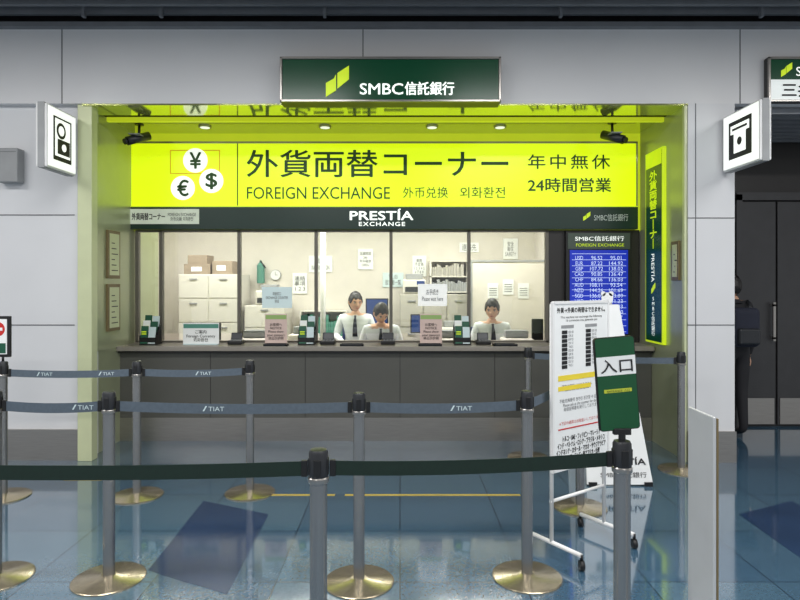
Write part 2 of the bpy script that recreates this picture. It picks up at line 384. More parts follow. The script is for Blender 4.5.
# projecting signs
def proj_sign(x,y0,y1,z0,z1,s,glyph):
    g=grp('projecting_pictogram_sign',(x,(y0+y1)/2,(z0+z1)/2))
    xb=x-s*0.09
    box('cabinet',xb,x,y0,y1,z0,z1,M_white,g,0.01)
    box('frame',xb+s*0.02,x-s*0.02,y0-0.006,y1,z0-0.006,z1+0.006,M_grey,g)
    box('wall_bracket',x-s*0.06,x-s*0.03,y1,YF+0.0,(z0+z1)/2-0.1,(z0+z1)/2+0.1,M_steel,g)
    if s<0: M=Matrix(((0,0,-1,x),(-1,0,0,0),(0,1,0,0),(0,0,0,1)))
    else: M=Matrix(((0,0,1,x),(1,0,0,0),(0,1,0,0),(0,0,0,1)))
    c=-(y0+y1)/2 if s<0 else (y0+y1)/2
    w=(y1-y0); h=z1-z0; cz=(z0+z1)/2
    def rr(cx,cy,a,b_,th,m,nm): poly(nm,[(cx-a,cy-b_),(cx+a,cy-b_),(cx+a,cy+b_),(cx-a,cy+b_)],th,m,g,M)
    rr(c,cz,w*0.47,h*0.47,0.003,M_wlit,'lit_face')
    if glyph=='atm':
        rr(c,cz,w*0.31,h*0.33,0.005,M_ink,'icon_ground')
        rr(c,cz+h*0.18,w*0.25,h*0.075,0.007,M_wlit,'slot_bar')
        rr(c,cz+h*0.18,w*0.2,h*0.02,0.009,M_ink,'slot_line')
        rr(c,cz-h*0.06,w*0.16,h*0.18,0.007,M_wlit,'note')
        disc('note_mark',M@Matrix.Translation((0,0,0.002)),c,cz-h*0.05,h*0.07,0.007,M_ink,g)
    else:
        rr(c,cz,w*0.31,h*0.35,0.005,M_ink,'icon_ground')
        rr(c,cz+h*0.02,w*0.26,h*0.3,0.006,M_wlit,'icon_field')
        disc('coin',M,c-w*0.06,cz+h*0.14,h*0.13,0.008,M_ink,g)
        disc('coin_mark',M@Matrix.Translation((0,0,0.002)),c-w*0.06,cz+h*0.14,h*0.08,0.007,M_wlit,g)
        rr(c+w*0.03,cz-h*0.12,w*0.21,h*0.12,0.008,M_ink,'banknote')
        disc('note_mark',M@Matrix.Translation((0,0,0.003)),c+w*0.03,cz-h*0.12,h*0.06,0.008,M_wlit,g)
proj_sign(2.68,4.47,4.98,2.415,2.87,-1,'atm')
proj_sign(-2.70,4.59,5.0,2.39,2.88,1,'money')

# vertical sign in right jamb
vs=grp('vertical_jamb_sign',(XR-0.03,5.57,1.85))
xs=XR-0.05
box('cabinet',xs,XR-0.015,5.39,5.77,0.94,2.73,M_lime,vs,0.004)
Mj=Matrix(((0,0,-1,xs),(-1,0,0,0),(0,1,0,0),(0,0,0,1)))
poly('face',[(-5.75,0.96),(-5.41,0.96),(-5.41,2.71),(-5.75,2.71)],0.003,M_green,vs,Mj)
poly('top_band',[(-5.75,2.58),(-5.41,2.58),(-5.41,2.71),(-5.75,2.71)],0.005,M_lime,vs,Mj)
MM=Mj@Matrix.Translation((0,0,0.003))
text('外\n貨\n両\n替\nコ\n｜\nナ\n｜',MM,-5.58,2.18,0.16,0.72,M_lime,vs,bold=0.005,ls=1.0)
text('PRESTÍA',MM@Matrix.Translation((-5.58,1.64,0))@Matrix.Rotation(-math.pi/2,4,'Z'),0,0,0.26,0.08,M_wlit,vs)
logo(MM,-5.58,1.45,0.08,0.1,vs)
text('S\nM\nB\nC\n信\n託\n銀\n行',MM,-5.58,1.19,0.07,0.36,M_wlit,vs)
# small frames on jambs
def jamb_frame(x,s,y0,y1,z0,z1):
    g=grp('notice_frame',(x,(y0+y1)/2,(z0+z1)/2))
    box('frame',x,x+s*0.02,y0,y1,z0,z1,M_frame,g,0.003)
    box('sheet',x+s*0.018,x+s*0.024,y0+0.03,y1-0.03,z0+0.03,z1-0.03,M_jtrim,g)
    n=int((z1-z0-0.1)/0.05)
    boxes('print_lines',[(x+s*0.024,x+s*0.0255,y0+0.06,y1-0.06-0.03*(i%3),z0+0.07+i*0.05,z0+0.078+i*0.05) for i in range(n)],M_ink,g)
jamb_frame(XL+0.012,1,5.4,5.64,1.54,1.98)
jamb_frame(XL+0.012,1,5.4,5.64,1.06,1.49)
jamb_frame(XR-0.015,-1,5.12,5.26,1.52,1.86)

# wall box left
g=grp('wall_speaker_box',(X(8,5.0),5.05,Z(165,5.0)))
box('case',X(-4,5.0),X(18,5.0),4.99,5.09,Z(182,5.0),Z(148,5.0),M_grey,g,0.008)
boxes('seam',[(X(-4,5.0)+0.01,X(18,5.0)-0.01,4.988,4.992,Z(152,5.0),Z(151.6,5.0))],M_seam,g)

# cctv
def cctv(x,y,s):
    g=grp('security_camera',(x,y,2.95))
    lathe('mount',[(0.04,0),(0.04,0.015),(0.015,0.02),(0.015,0.03)],M_black,(x,y,2.97),g)
    tube('arm',(x,y,2.98),(x,y-0.01,2.84),0.012,M_black,g)
    tube('body',(x-s*0.07,y+0.05,2.885),(x+s*0.07,y-0.1,2.80),0.04,M_cap,g)
    tube('lens',(x+s*0.068,y-0.098,2.802),(x+s*0.085,y-0.12,2.79),0.028,M_black,g)
    box('sunshade',x-0.05,x+0.05,y-0.12,y+0.05,2.86,2.868,M_grey,g)
cctv(X(137,5.55),5.6,-1); cctv(X(614,5.5),5.55,1)

# ---------------------------------------------------------------- stanchions
def stanchion(x,y,h=0.95,base=M_base,r=0.03,name='queue_stanchion',basewidth=0.175):
    g=grp(name,(x,y,0))
    lathe('base',[(basewidth,0),(basewidth,0.006),(basewidth*0.96,0.011),(0.05,0.018),(0.036,0.026)],base,(x,y,0),g,48)
    lathe('pole',[(r*0.95,0.02),(r*0.95,h-0.1)],M_steelpost,(x,y,0),g)
    lathe('collar',[(r*1.12,h-0.11),(r*1.15,h-0.105),(r*1.15,h-0.095),(r*1.02,h-0.09)],M_steel,(x,y,0),g)
    lathe('head',[(r*1.02,h-0.095),(r*1.05,h-0.09),(r*1.05,h-0.012),(r*0.9,h-0.003),(r*0.3,h)],M_cap,(x,y,0),g)
    boxes('belt_slots',[(x-0.012,x+0.012,y-r*1.12,y+r*1.12,h-0.085,h-0.03),(x-r*1.12,x+r*1.12,y-0.012,y+0.012,h-0.085,h-0.03)],M_black,g,0.002)
    return g
def belt(a,b_,m,z=0.868,hh=0.05,logo_at=None):
    A=Vector((a[0],a[1],0)); B=Vector((b_[0],b_[1],0)); dv=(B-A).normalized(); A+=dv*0.036; B-=dv*0.036
    L=(B-A).length; g=grp('retractable_belt',((A+B)/2)+Vector((0,0,z)))
    ang=math.atan2(dv.y,dv.x)
    bm=bmesh.new(); n=24; prev=None; nrm=Vector((-dv.y,dv.x,0))*0.0012
    rows=[]
    for i in range(n+1):
        t_=i/n; sag=-0.012*4*t_*(1-t_); q=(t_-0.5)*L*dv
        rows.append([bm.verts.new(q+nrm*s+Vector((0,0,sag+zz))) for s,zz in ((1,-hh/2),(1,hh/2),(-1,hh/2),(-1,-hh/2))])
    for p_,q in zip(rows,rows[1:]):
        for k in range(4): bm.faces.new((p_[k],p_[(k+1)%4],q[(k+1)%4],q[k]))
    bm.faces.new(rows[0]); bm.faces.new(list(reversed(rows[-1]))); bmesh.ops.recalc_face_normals(bm,faces=bm.faces)
    mk('webbing',bm,m,g,g.location)
    for s in (0,1):
        c=(A+dv*0.01 if s==0 else B-dv*0.01); 
        o_=box('end_clip',c.x-0.01,c.x+0.01,c.y-0.006,c.y+0.006,z-hh/2-0.003,z+hh/2+0.003,M_black,g,0.002)
        o_.rotation_euler=(0,0,ang)
    if logo_at is not None:
        for t_ in logo_at:
            c=A+(B-A)*t_; sag=-0.012*4*t_*(1-t_)
            M=Matrix.Translation((c.x,c.y,z+sag))@Matrix.Rotation(ang,4,'Z')@Matrix.Rotation(math.pi/2,4,'X')
            text('TIAT',M,0.01,0,0.08,0.022,M_bluep,g)
            poly('logo_mark',[(-0.06,-0.012),(-0.052,-0.012),(-0.037,0.014),(-0.045,0.014)],0.001,M_bluep,g,M@Matrix.Translation((0,0,0.0015)))
# mid row
mids=[(-2.05,3.04),(X(109,3.03),3.03),(X(359,3.0),3.0),(X(527,3.05),3.05),(1.2,4.0)]
for a in mids: stanchion(*a)
belt(mids[0],mids[1],M_belt,z=0.874,logo_at=[0.82]); belt(mids[1],mids[2],M_belt,z=0.874,logo_at=[0.42]); belt(mids[2],mids[3],M_belt,z=0.874,logo_at=[0.62]); belt(mids[3],mids[4],M_belt,z=0.874)
backs=[(X(3,4.2),4.2),(X(137,4.22),4.22),(X(250,4.28),4.28)]
for a in backs: stanchion(*a)
belt(backs[0],backs[1],M_belt,logo_at=[0.3,0.8]); belt(backs[1],backs[2],M_belt,logo_at=[0.6])
rb=[(2.25,4.8)]
for a in rb: stanchion(*a)
fr_=[(-1.72,1.95),(X(318.5,1.97),1.97),(X(622,2.08),2.08)]
for a in fr_: stanchion(*a,base=M_base)
belt(fr_[0],fr_[1],M_beltg,z=0.885,hh=0.048); belt(fr_[1],fr_[2],M_beltg,z=0.885,hh=0.048)
stanchion(1.1,5.15); belt((1.1,5.15),rb[0],M_belt,z=0.875)

# entrance sign topper on near right stanchion
ex,ey=fr_[2]
g=grp('entrance_sign_board',(ex,ey,0.95))
cx=ex-0.017
M0=Matrix.Translation((cx,ey,1.145))@Matrix.Rotation(math.radians(-4),4,'Y')@Matrix.Rotation(math.radians(6),4,'Z')@Matrix.Rotation(math.pi/2,4,'X')
def rrect(w,h,r,n=6):
    out=[]
    for cx_,cy_,a0 in ((w-r,h-r,0),(-(w-r),h-r,90),(-(w-r),-(h-r),180),(w-r,-(h-r),270)):
        for i in range(n+1):
            a=math.radians(a0+90*i/n); out.append((cx_+r*math.cos(a),cy_+r*math.sin(a)))
    return out
poly('board',rrect(0.073,0.162,0.012),0.012,M_black,g,M0@Matrix.Translation((0,0,-0.012)))
poly('green_face',rrect(0.07,0.159,0.01),0.002,mat('entrance_green',(10,78,44),0.35),g,M0)
poly('white_panel',[(-0.07,0.03),(0.07,0.03),(0.07,0.095),(-0.07,0.095)],0.002,M_paper,g,M0@Matrix.Translation((0,0,0.002)))
text('入口',M0@Matrix.Translation((0,0,0.003)),0,0.062,0.115,0.046,M_ink,g,bold=0.012)
poly('yellow_line',[(-0.05,-0.03),(0.05,-0.03),(0.05,-0.018),(-0.05,-0.018)],0.002,mat('label_lime',(190,200,60),0.5),g,M0@Matrix.Translation((0,0,0.002)))
text('ENTRANCE  入口',M0@Matrix.Translation((0,0,0.004)),0,-0.024,0.08,0.008,M_ink,g)
lathe('clamp',[(0.012,0.0),(0.012,0.03)],M_black,(ex,ey,0.948),g)
box('bracket',ex-0.03,ex+0.03,ey-0.008,ey+0.012,0.968,0.99,M_black,g,0.002)

# no-entry sign on back-left stanchion
bx,by=backs[0]
g=grp('queue_sign_holder',(bx,by,0.95))
tube('stem',(bx,by,0.945),(bx,by,1.0),0.008,M_black,g)
box('frame',X(-32,by),X(11,by),by-0.01,by+0.01,Z(357,by),Z(316,by),M_black,g,0.004)
box('sheet',X(-29,by),X(8,by),by-0.014,by-0.009,Z(354,by),Z(319,by),M_paper,g)
disc('red_circle',front(by-0.014),X(-1,by),Z(329,by),0.05,0.002,M_red,g)
box('white_bar',X(-5,by),X(4,by),by-0.018,by-0.015,Z(330.5,by),Z(327.5,by),M_paper,g)
box('green_band',X(-28,by),X(7,by),by-0.016,by-0.013,Z(353,by),Z(343,by),M_leaf,g)

# ---------------------------------------------------------------- rolling notice board
A=Vector((0.822,3.28,0)); B=Vector((1.215,3.555,0)); dv=(B-A).normalized(); nv=Vector((dv.y,-dv.x,0))
L=(B-A).length; C=(A+B)/2
g=grp('rolling_notice_board',(C.x,C.y,0))
ang=math.atan2(dv.y,dv.x)
MB=Matrix.Translation((C.x,C.y,0))@Matrix.Rotation(ang,4,'Z')@Matrix.Rotation(math.pi/2,4,'X')
def brd(nm,x0,x1,z0,z1,off,th,m): return poly(nm,[(x0,z0),(x1,z0),(x1,z1),(x0,z1)],th,m,g,MB@Matrix.Translation((0,0,off)))
hw=L/2
brd('panel',-hw,hw,0.47,1.385,0.012,0.008,M_paper)
brd('frame_left',-hw-0.008,-hw+0.006,0.46,1.39,0.008,0.016,M_white); brd('frame_right',hw-0.006,hw+0.008,0.46,1.39,0.008,0.016,M_white)
brd('frame_top',-hw,hw,1.38,1.395,0.008,0.016,M_white); brd('frame_bottom',-hw,hw,0.46,0.475,0.008,0.016,M_white)
for s in (-1,1):
    q=C+dv*(s*(hw-0.01))
    tube('upright',(q.x,q.y,0.07),(q.x,q.y,1.38),0.011,M_white,g)
    e1=q+nv*0.2; e2=q-nv*0.17
    tube('foot_rail',(e1.x,e1.y,0.075),(e2.x,e2.y,0.075),0.012,M_white,g)
    for e in (e1,e2):
        tube('caster_stem',(e.x,e.y,0.05),(e.x,e.y,0.08),0.008,M_black,g)
        tube('caster_wheel',(e.x-0.012,e.y,0.026),(e.x+0.012,e.y,0.026),0.026,M_black,g,20)
q1=C-dv*hw; q2=C+dv*hw
tube('cross_bar',(q1.x,q1.y,0.3),(q2.x,q2.y,0.3),0.009,M_white,g)
MT=MB@Matrix.Translation((0,0,0.018))
text('外貨→外貨の両替はできません。',MT,0.0,1.345,0.42,0.03,M_ink,g,bold=0.03)
text('This machine can exchange the following\n16 currencies into Japanese yen',MT,0,1.295,0.36,0.035,M_ink,g)
for xx in (-0.13,0.075):
    brd('table_head',xx-0.045,xx+0.06,1.245,1.262,0.0205,0.001,M_grey)
    for i in range(9):
        brd('table_bar',xx-0.04,xx+0.005,1.213-i*0.024,1.233-i*0.024,0.0205,0.001,M_ink)
    text('\n'.join(['USD 100','EUR 50','KRW 20','CNY 10','TWD 5']*2),MT,xx+0.035,1.13,0.045,0.2,M_seam,g)
brd('yellow_mark',-0.2,0.14,0.955,0.985,0.0205,0.001,M_yk)
text('お取扱いできない紙幣がございます',MT,-0.03,0.97,0.3,0.02,M_ink,g)
brd('yellow_mark2',-0.2,0.08,0.90,0.925,0.0205,0.001,M_yk)
text('硬貨の取扱いはできません\nCoins are not accepted',MT,-0.04,0.912,0.26,0.04,M_ink,g)
text('不能兑换硬币 동전은 환전할 수 없습니다\nPlease ask at the counter for details\n両替証明書を発行しております',MT,0,0.82,0.38,0.07,M_seam,g)
brd('red_rule',-0.2,0.2,0.685,0.692,0.0205,0.001,M_red)
text('※下記の通貨はお取扱いしておりません',MT,0,0.72,0.38,0.02,M_red,g)
text('トルコ・UAE・フィリピン・マレーシア\nインド・ベトナム・ロシア・ブラジル・メキシコ\nインドネシア・カタール・マカオ・サウジアラビア\nニュージーランド・南アフリカ・台湾',MT,0,0.58,0.43,0.14,M_ink,g,bold=0.008)

# A-frame board behind
g=grp('a_frame_notice_board',(1.5,4.55,0))
def aquad(nm,pts,th,m):
    bm=bmesh.new(); a=[bm.verts.new(Vector(p)-Vector((1.5,4.55,0))) for p in pts]; b2=[bm.verts.new(Vector(p)+Vector((0,th,0))-Vector((1.5,4.55,0))) for p in pts]
    bm.faces.new(a); bm.faces.new(list(reversed(b2)))
    for i in range(4): bm.faces.new((a[i],b2[i],b2[(i+1)%4],a[(i+1)%4]))
    bmesh.ops.recalc_face_normals(bm,faces=bm.faces); return mk(nm,bm,m,g,(1.5,4.55,0))
zb_,ztp=0.012,1.33
aquad('front_board',[(1.38,4.42,zb_),(1.865,4.42,zb_),(1.70,4.66,ztp),(1.38,4.66,ztp)],0.02,M_paper)
aquad('rear_board',[(1.38,4.92,zb_),(1.865,4.92,zb_),(1.70,4.69,ztp),(1.38,4.69,ztp)],0.015,M_paper)
tube('hinge',(1.41,4.68,1.34),(1.65,4.68,1.34),0.012,M_white,g)
boxes('feet',[(1.39,1.45,4.41,4.47,0,0.03),(1.8,1.86,4.41,4.47,0,0.03)],M_black,g)
MA=Matrix.Translation((0,4.42,zb_))@Matrix.Rotation(-math.atan2(0.24,1.318),4,'X')@Matrix.Rotation(math.pi/2,4,'X')@Matrix.Translation((0,0,0.001))
text('PRESTÍA',MA,1.66,0.17,0.32,0.055,M_ink,g,bold=0.03)
text('SMBC信託銀行',MA,1.65,0.07,0.34,0.04,M_ink,g)
text('いつでも両替\nAnytime Exchange\n随时兑换',MA,1.55,0.75,0.25,0.3,M_leaf,g)

# mascot cut-out card
g=grp('mascot_card',(X(606,4.72),4.68,1.34))
disc('head',front(4.66),X(607,4.66),1.38,0.045,0.01,M_paper,g)
disc('ear_l',front(4.66),X(603,4.66),1.415,0.018,0.01,M_paper,g); disc('ear_r',front(4.66),X(611,4.66),1.415,0.018,0.01,M_paper,g)
for a,b_ in ((-0.015,0.01),(0.015,0.01),(0.0,-0.015)): disc('spot',front(4.657),X(607,4.66)+a,1.38+b_,0.006,0.003,M_ink,g)

# foreground fin panel
g=grp('glass_partition_end_panel',(0.955,1.92,0))
box('panel',0.94,0.95,1.8,1.96,0.02,1.09,M_fin,g,0.003)
box('foot_plate',0.92,0.98,1.79,1.97,0.0,0.02,M_steel,g,0.003)
box('edge_trim',0.95,0.956,1.8,1.96,0.02,1.085,M_frame,g)

# ---------------------------------------------------------------- counter items
CT=0.905
def leaflet_rack(u,d=5.8):
    x=X(u,d); g=grp('leaflet_rack',(x,d,CT))
    box('base',x-0.08,x+0.08,d-0.06,d+0.1,CT,CT+0.012,M_black,g)
    for i in range(3):
        y=d-0.045+i*0.045; z=CT+0.012+i*0.05
        boxes('pocket_%d'%i,[(x-0.078,x+0.078,y-0.012,y-0.008,z,z+0.06),(x-0.08,x-0.076,y-0.012,y+0.03,CT+0.01,z+0.08),(x+0.076,x+0.08,y-0.012,y+0.03,CT+0.01,z+0.08)],M_black,g)
        p1=box('leaflet_%d'%i,x-0.07,x-0.003,y,y+0.008,z,z+0.17,M_leaf if i%2==0 else M_paper,g); p1.rotation_euler=(math.radians(-10),0,0)
        p2=box('leaflet_b%d'%i,x+0.003,x+0.07,y,y+0.008,z,z+0.16,M_bluep if i!=1 else M_leaf,g); p2.rotation_euler=(math.radians(-10),0,0)
        boxes('print_%d'%i,[(x-0.06,x-0.015,y-0.006,y-0.004,z+0.09+k*0.02,z+0.098+k*0.02) for k in range(2)],M_lime,g)
for u in (150,307,462): leaflet_rack(u)
def notice_stand(u0,u1,v0,v1,d,m,body,hd,name='counter_notice'):
    x0,x1=X(u0,d),X(u1,d); z1=Z(v0,d); g=grp(name,((x0+x1)/2,d,CT))
    box('foot',x0+0.01,x1-0.01,d-0.03,d+0.04,CT,CT+0.008,M_bluep,g)
    box('sheet',x0,x1,d,d+0.006,CT+0.005,z1,m,g)
    box('header_band',x0+0.005,x1-0.005,d-0.002,d,z1-0.05,z1-0.01,hd,g)
    text(body,front(d-0.001),(x0+x1)/2,(CT+z1)/2-0.02,(x1-x0)*0.8,(z1-CT)*0.55,M_ink,g)
notice_stand(183,219,323,345,5.8,M_paper,'ご案内\nForeign Currency\n외화환전',M_teal)
notice_stand(265,287,314,345,5.8,M_pink,'お客様へ\nNOTICE\nPlease show\nyour passport\n请出示护照',mat('band_green_pale',(150,180,110),0.6))
notice_stand(420,442,314,345,5.8,M_pink,'お客様へ\nNOTICE\nPlease show\nyour passport\n请出示护照',mat('band_green_pale',(150,180,110),0.6))
def calc(u,d=5.83):
    x=X(u,d); g=grp('customer_keypad',(x,d,CT))
    box('body',x-0.07,x+0.07,d-0.06,d+0.07,CT,CT+0.04,M_black,g,0.01)
    b2=box('tilted_display',x-0.055,x+0.055,d+0.02,d+0.05,CT+0.035,CT+0.11,M_cap,g,0.008); b2.rotation_euler=(math.radians(-20),0,0)
    boxes('keys',[(x-0.045+i*0.03,x-0.025+i*0.03,d-0.05+j*0.025,d-0.033+j*0.025,CT+0.04,CT+0.046) for i in range(4) for j in range(3)],M_grey,g)
for u in (236,388,328,483): calc(u)
for u in (276,352,430,505):
    x=X(u,5.68); g=grp('cash_tray',(x,5.68,CT))
    boxes('rim',[(x-0.11,x+0.11,5.63,5.64,CT,CT+0.02),(x-0.11,x+0.11,5.73,5.74,CT,CT+0.02),(x-0.11,x-0.1,5.63,5.74,CT,CT+0.02),(x+0.1,x+0.11,5.63,5.74,CT,CT+0.02)],M_cap,g)
    box('plate',x-0.11,x+0.11,5.63,5.74,CT,CT+0.006,M_cap,g)
# notices on glass
def glass_notice(u0,u1,v0,v1,m,body):
    d=YS+0.012; g=grp('window_notice',(X((u0+u1)/2,d),d,Z((v0+v1)/2,d)))
    fbox('sheet',u0,u1,v0,v1,d,0.004,m,g)
    ftext(body,u0+4,u1-4,v0+5,v1-5,d-0.002,M_seam,g)
M_glow_w=mat('paper_glow_white',(240,242,240),0.7,emis=0.3,var=0.01); M_glow_b=mat('paper_glow_blue',(196,214,216),0.7,emis=0.25,var=0.01)  # emission imitates office light coming through the sheets
glass_notice(262,292,287,308,M_glow_b,'両替窓口\nEXCHANGE COUNTER\n换钱')
glass_notice(418,447,284,306,M_glow_w,'お手続き\nPlease wait here')

# ---------------------------------------------------------------- office furniture
def cabinet(name,x0,x1,y0,y1,z0,z1,m,nx,nz,hm=M_grey):
    g=grp(name,((x0+x1)/2,(y0+y1)/2,z0))
    box('carcass',x0,x1,y0,y1,z0,z1,m,g,0.004)
    w=(x1-x0)/nx; h=(z1-z0)/nz
    boxes('fronts',[(x0+i*w+0.008,x0+(i+1)*w-0.008,y0-0.014,y0,z0+j*h+0.008,z0+(j+1)*h-0.008) for i in range(nx) for j in range(nz)],m,g,0.003)
    boxes('handles',[(x0+(i+0.5)*w-0.05,x0+(i+0.5)*w+0.05,y0-0.03,y0-0.014,z0+(j+0.8)*h-0.008,z0+(j+0.8)*h+0.008) for i in range(nx) for j in range(nz)],hm,g)
    return g
cabinet('filing_cabinet',-2.95,-2.15,8.0,8.6,0.01,1.62,M_off2,2,5)
cabinet('storage_cabinet',-2.1,-1.55,8.1,8.65,0.01,1.2,M_off2,1,4)
cabinet('storage_cabinet',0.0,0.95,8.15,8.65,0.01,1.35,M_cab,3,3)
cabinet('storage_cabinet',1.05,1.85,8.0,8.6,0.01,1.75,M_cab,2,4)
g=grp('storage_cartons',(-2.55,8.25,1.62))
boxes('cartons',[(-2.9,-2.55,8.05,8.4,1.62,1.76),(-2.52,-2.25,8.05,8.4,1.62,1.8),(-2.86,-2.6,8.08,8.38,1.76,1.88)],M_box,g,0.004)
boxes('labels',[(-2.8,-2.66,8.045,8.05,1.66,1.72),(-2.46,-2.34,8.045,8.05,1.67,1.74)],M_paper,g)
def shelf(x0,x1,y0,y1,z0,z1,n):
    g=grp('wall_shelf',((x0+x1)/2,y0,z0)); h=(z1-z0)/n
    boxes('frame',[(x0,x0+0.02,y0,y1,z0,z1),(x1-0.02,x1,y0,y1,z0,z1)]+[(x0,x1,y0,y1,z0+i*h,z0+i*h+0.015) for i in range(n+1)],M_off2,g)
    for i in range(n):
        L_=[];x=x0+0.03
        while x<x1-0.06:
            w=random.uniform(0.02,0.045); L_.append((x,x+w-0.004,y0+0.02,y1-0.02,z0+i*h+0.015,z0+i*h+h*random.uniform(0.6,0.9))); x+=w
        boxes('binders_%d'%i,L_,[M_grey,M_cab,M_teal,M_off][i%4],g)
shelf(0.42,0.95,8.35,8.68,1.37,1.8,2)
shelf(-1.4,-0.75,8.4,8.68,0.02,1.1,3)
def poster(x,z,w,h,m,body,y=8.69):
    g=grp('wall_poster',(x,y,z)); box('sheet',x-w/2,x+w/2,y-0.008,y,z-h/2,z+h/2,m,g)
    text(body,front(y-0.009),x,z,w*0.75,h*0.7,M_seam,g)
poster(0.28,1.75,0.2,0.3,M_paper,'業務\n予定表\n1 2 3 4 5\n6 7 8 9')
poster(-1.15,1.78,0.34,0.24,M_paper,'お知らせ\nINFORMATION')
poster(-1.45,1.5,0.21,0.3,M_paper,'連絡\n事項\n1 2 3')
poster(-0.5,1.85,0.22,0.3,M_paper,'営業時間\n24h\n年中無休\nOPEN')
poster(-0.1,1.55,0.3,0.21,M_bluep,'TEL 03\n担当者一覧')
poster(1.0,2.02,0.28,0.14,M_paper,'連絡先')
poster(1.6,2.0,0.21,0.3,M_paper,'安全\n衛生\nSAFETY')
g=grp('wall_fire_extinguisher',(-2.0,8.64,1.6))
lathe('cylinder',[(0.05,0),(0.055,0.02),(0.055,0.26),(0.02,0.3),(0.015,0.33)],M_teal,(-2.0,8.62,1.5),g)
tube('nozzle',(-2.0,8.6,1.82),(-1.92,8.57,1.72),0.01,M_black,g)
g=grp('round_white_fixture',(-1.78,8.68,1.62))  # clock shape standing in for a round white fan
disc('face',front(8.68),-1.8,1.62,0.07,0.02,M_white,g); disc('rim',front(8.69),-1.8,1.62,0.078,0.01,M_grey,g)
boxes('hands',[(-1.802,-1.798,8.655,8.66,1.62,1.665),(-1.8,-1.765,8.655,8.66,1.618,1.622)],M_ink,g)
g=grp('white_pipe_column',(X(323,7.6),7.6,0))
tube('pipe',(X(323,7.6),7.6,0.01),(X(323,7.6),7.6,2.7),0.035,M_white,g); lathe('flange',[(0.06,0),(0.06,0.02)],M_white,(X(323,7.6),7.6,0.01),g)
g=grp('office_partition',(1.0,7.9,0))
box('panel',X(470,7.9),X(544,7.9)-0.0,7.88,7.92,0.03,Z(262,7.9),M_off,g)
boxes('rail',[(X(470,7.9),X(544,7.9),7.87,7.93,Z(262,7.9),Z(262,7.9)+0.025),(X(470,7.9),X(470,7.9)+0.03,7.87,7.93,0.01,Z(262,7.9))],M_grey,g)
# paper sheets pinned to the partition
g=grp('pinned_memo_sheets',(1.3,7.87,1.5))
boxes('sheets',[(1.15+i*0.2,1.29+i*0.2,7.872,7.878,1.3+0.05*(i%2),1.5+0.05*(i%2)) for i in range(3)],M_paper,g)
boxes('print',[(1.17+i*0.2,1.27+i*0.2,7.869,7.871,1.34+0.05*(i%2)+k*0.03,1.348+0.05*(i%2)+k*0.03) for i in range(3) for k in range(4)],M_seam,g)
def desk(x0,x1,y0,y1,z=0.72):
    g=grp('office_desk',((x0+x1)/2,(y0+y1)/2,0.01))
    box('top',x0,x1,y0,y1,z-0.03,z,M_off2,g,0.004)
    boxes('legs',[(x0,x0+0.03,y0,y1,0.01,z-0.03),(x1-0.03,x1,y0,y1,0.01,z-0.03)],M_grey,g)
    box('modesty',x0,x1,y0,y0+0.015,0.3,z-0.03,M_grey,g)
desk(-2.6,1.85,6.16,6.52); desk(-1.35,-0.55,6.72,7.0); desk(-0.4,0.9,7.75,8.1)
def monitor(x,y,z,w,h,m=M_mon,back=False,yaw=0,name='computer_monitor'):
    g=grp(name,(x,y,z))
    lathe('base',[(0.09,0),(0.09,0.01),(0.02,0.02)],M_black,(x,y,z),g)
    tube('stem',(x,y,z+0.01),(x,y,z+0.15),0.014,M_black,g)
    box('shell',x-w/2,x+w/2,y-0.02,y+0.02,z+0.12,z+0.12+h,M_black,g,0.006)
    s=1 if back else -1
    box('screen',x-w/2+0.015,x+w/2-0.015,y+s*0.02,y+s*0.023,z+0.135,z+0.105+h,m,g)
    rot(g,rz=yaw)
monitor(X(377,7.95),7.95,0.72,0.3,0.46); monitor(X(424,7.95),7.95,0.72,0.36,0.25)
monitor(X(537,6.4),6.38,0.72,0.12,0.28,back=True); monitor(X(205,6.4),6.36,0.72,0.36,0.24,back=True)
def printer(x,y,z):
    g=grp('banknote_counter',(x,y,z))
    box('body',x-0.16,x+0.16,y-0.15,y+0.15,z,z+0.2,M_off2,g,0.02)
    box('hopper',x-0.12,x+0.12,y-0.02,y+0.12,z+0.2,z+0.28,M_grey,g,0.01)
    box('tray',x-0.13,x+0.13,y-0.17,y-0.05,z+0.03,z+0.1,M_cap,g)
    box('panel',x+0.03,x+0.14,y-0.155,y-0.149,z+0.13,z+0.18,M_mon,g)
printer(X(255,6.35),6.34,0.72); printer(X(447,6.35),6.34,0.72); printer(0.7,7.93,0.72); printer(0.2,8.4,1.352)
printer(-1.1,6.87,0.72); printer(-1.82,8.35,1.202); printer(X(528,6.35)-0.12,6.34,0.72)
def chair(x,y,rz=0):
    g=grp('office_chair',(x,y,0.01))
    box('seat',x-0.22,x+0.22,y-0.22,y+0.2,0.38,0.445,M_chair,g,0.03,3)
    box('backrest',x-0.2,x+0.2,y+0.23,y+0.27,0.55,0.98,M_chair,g,0.02,3)
    tube('back_bar',(x,y+0.1,0.39),(x,y+0.26,0.6),0.015,M_black,g)
    tube('gas_lift',(x,y,0.09),(x,y,0.39),0.025,M_black,g)
    for i in range(5):
        a=math.radians(72*i+18); e=(x+0.27*math.cos(a),y+0.27*math.sin(a),0.07)
        tube('leg_%d'%i,(x,y,0.1),e,0.02,M_black,g,r2=0.012)
        tube('caster_%d'%i,(e[0]-0.012,e[1],0.036),(e[0]+0.012,e[1],0.036),0.026,M_black,g)
    rot(g,rz=rz)

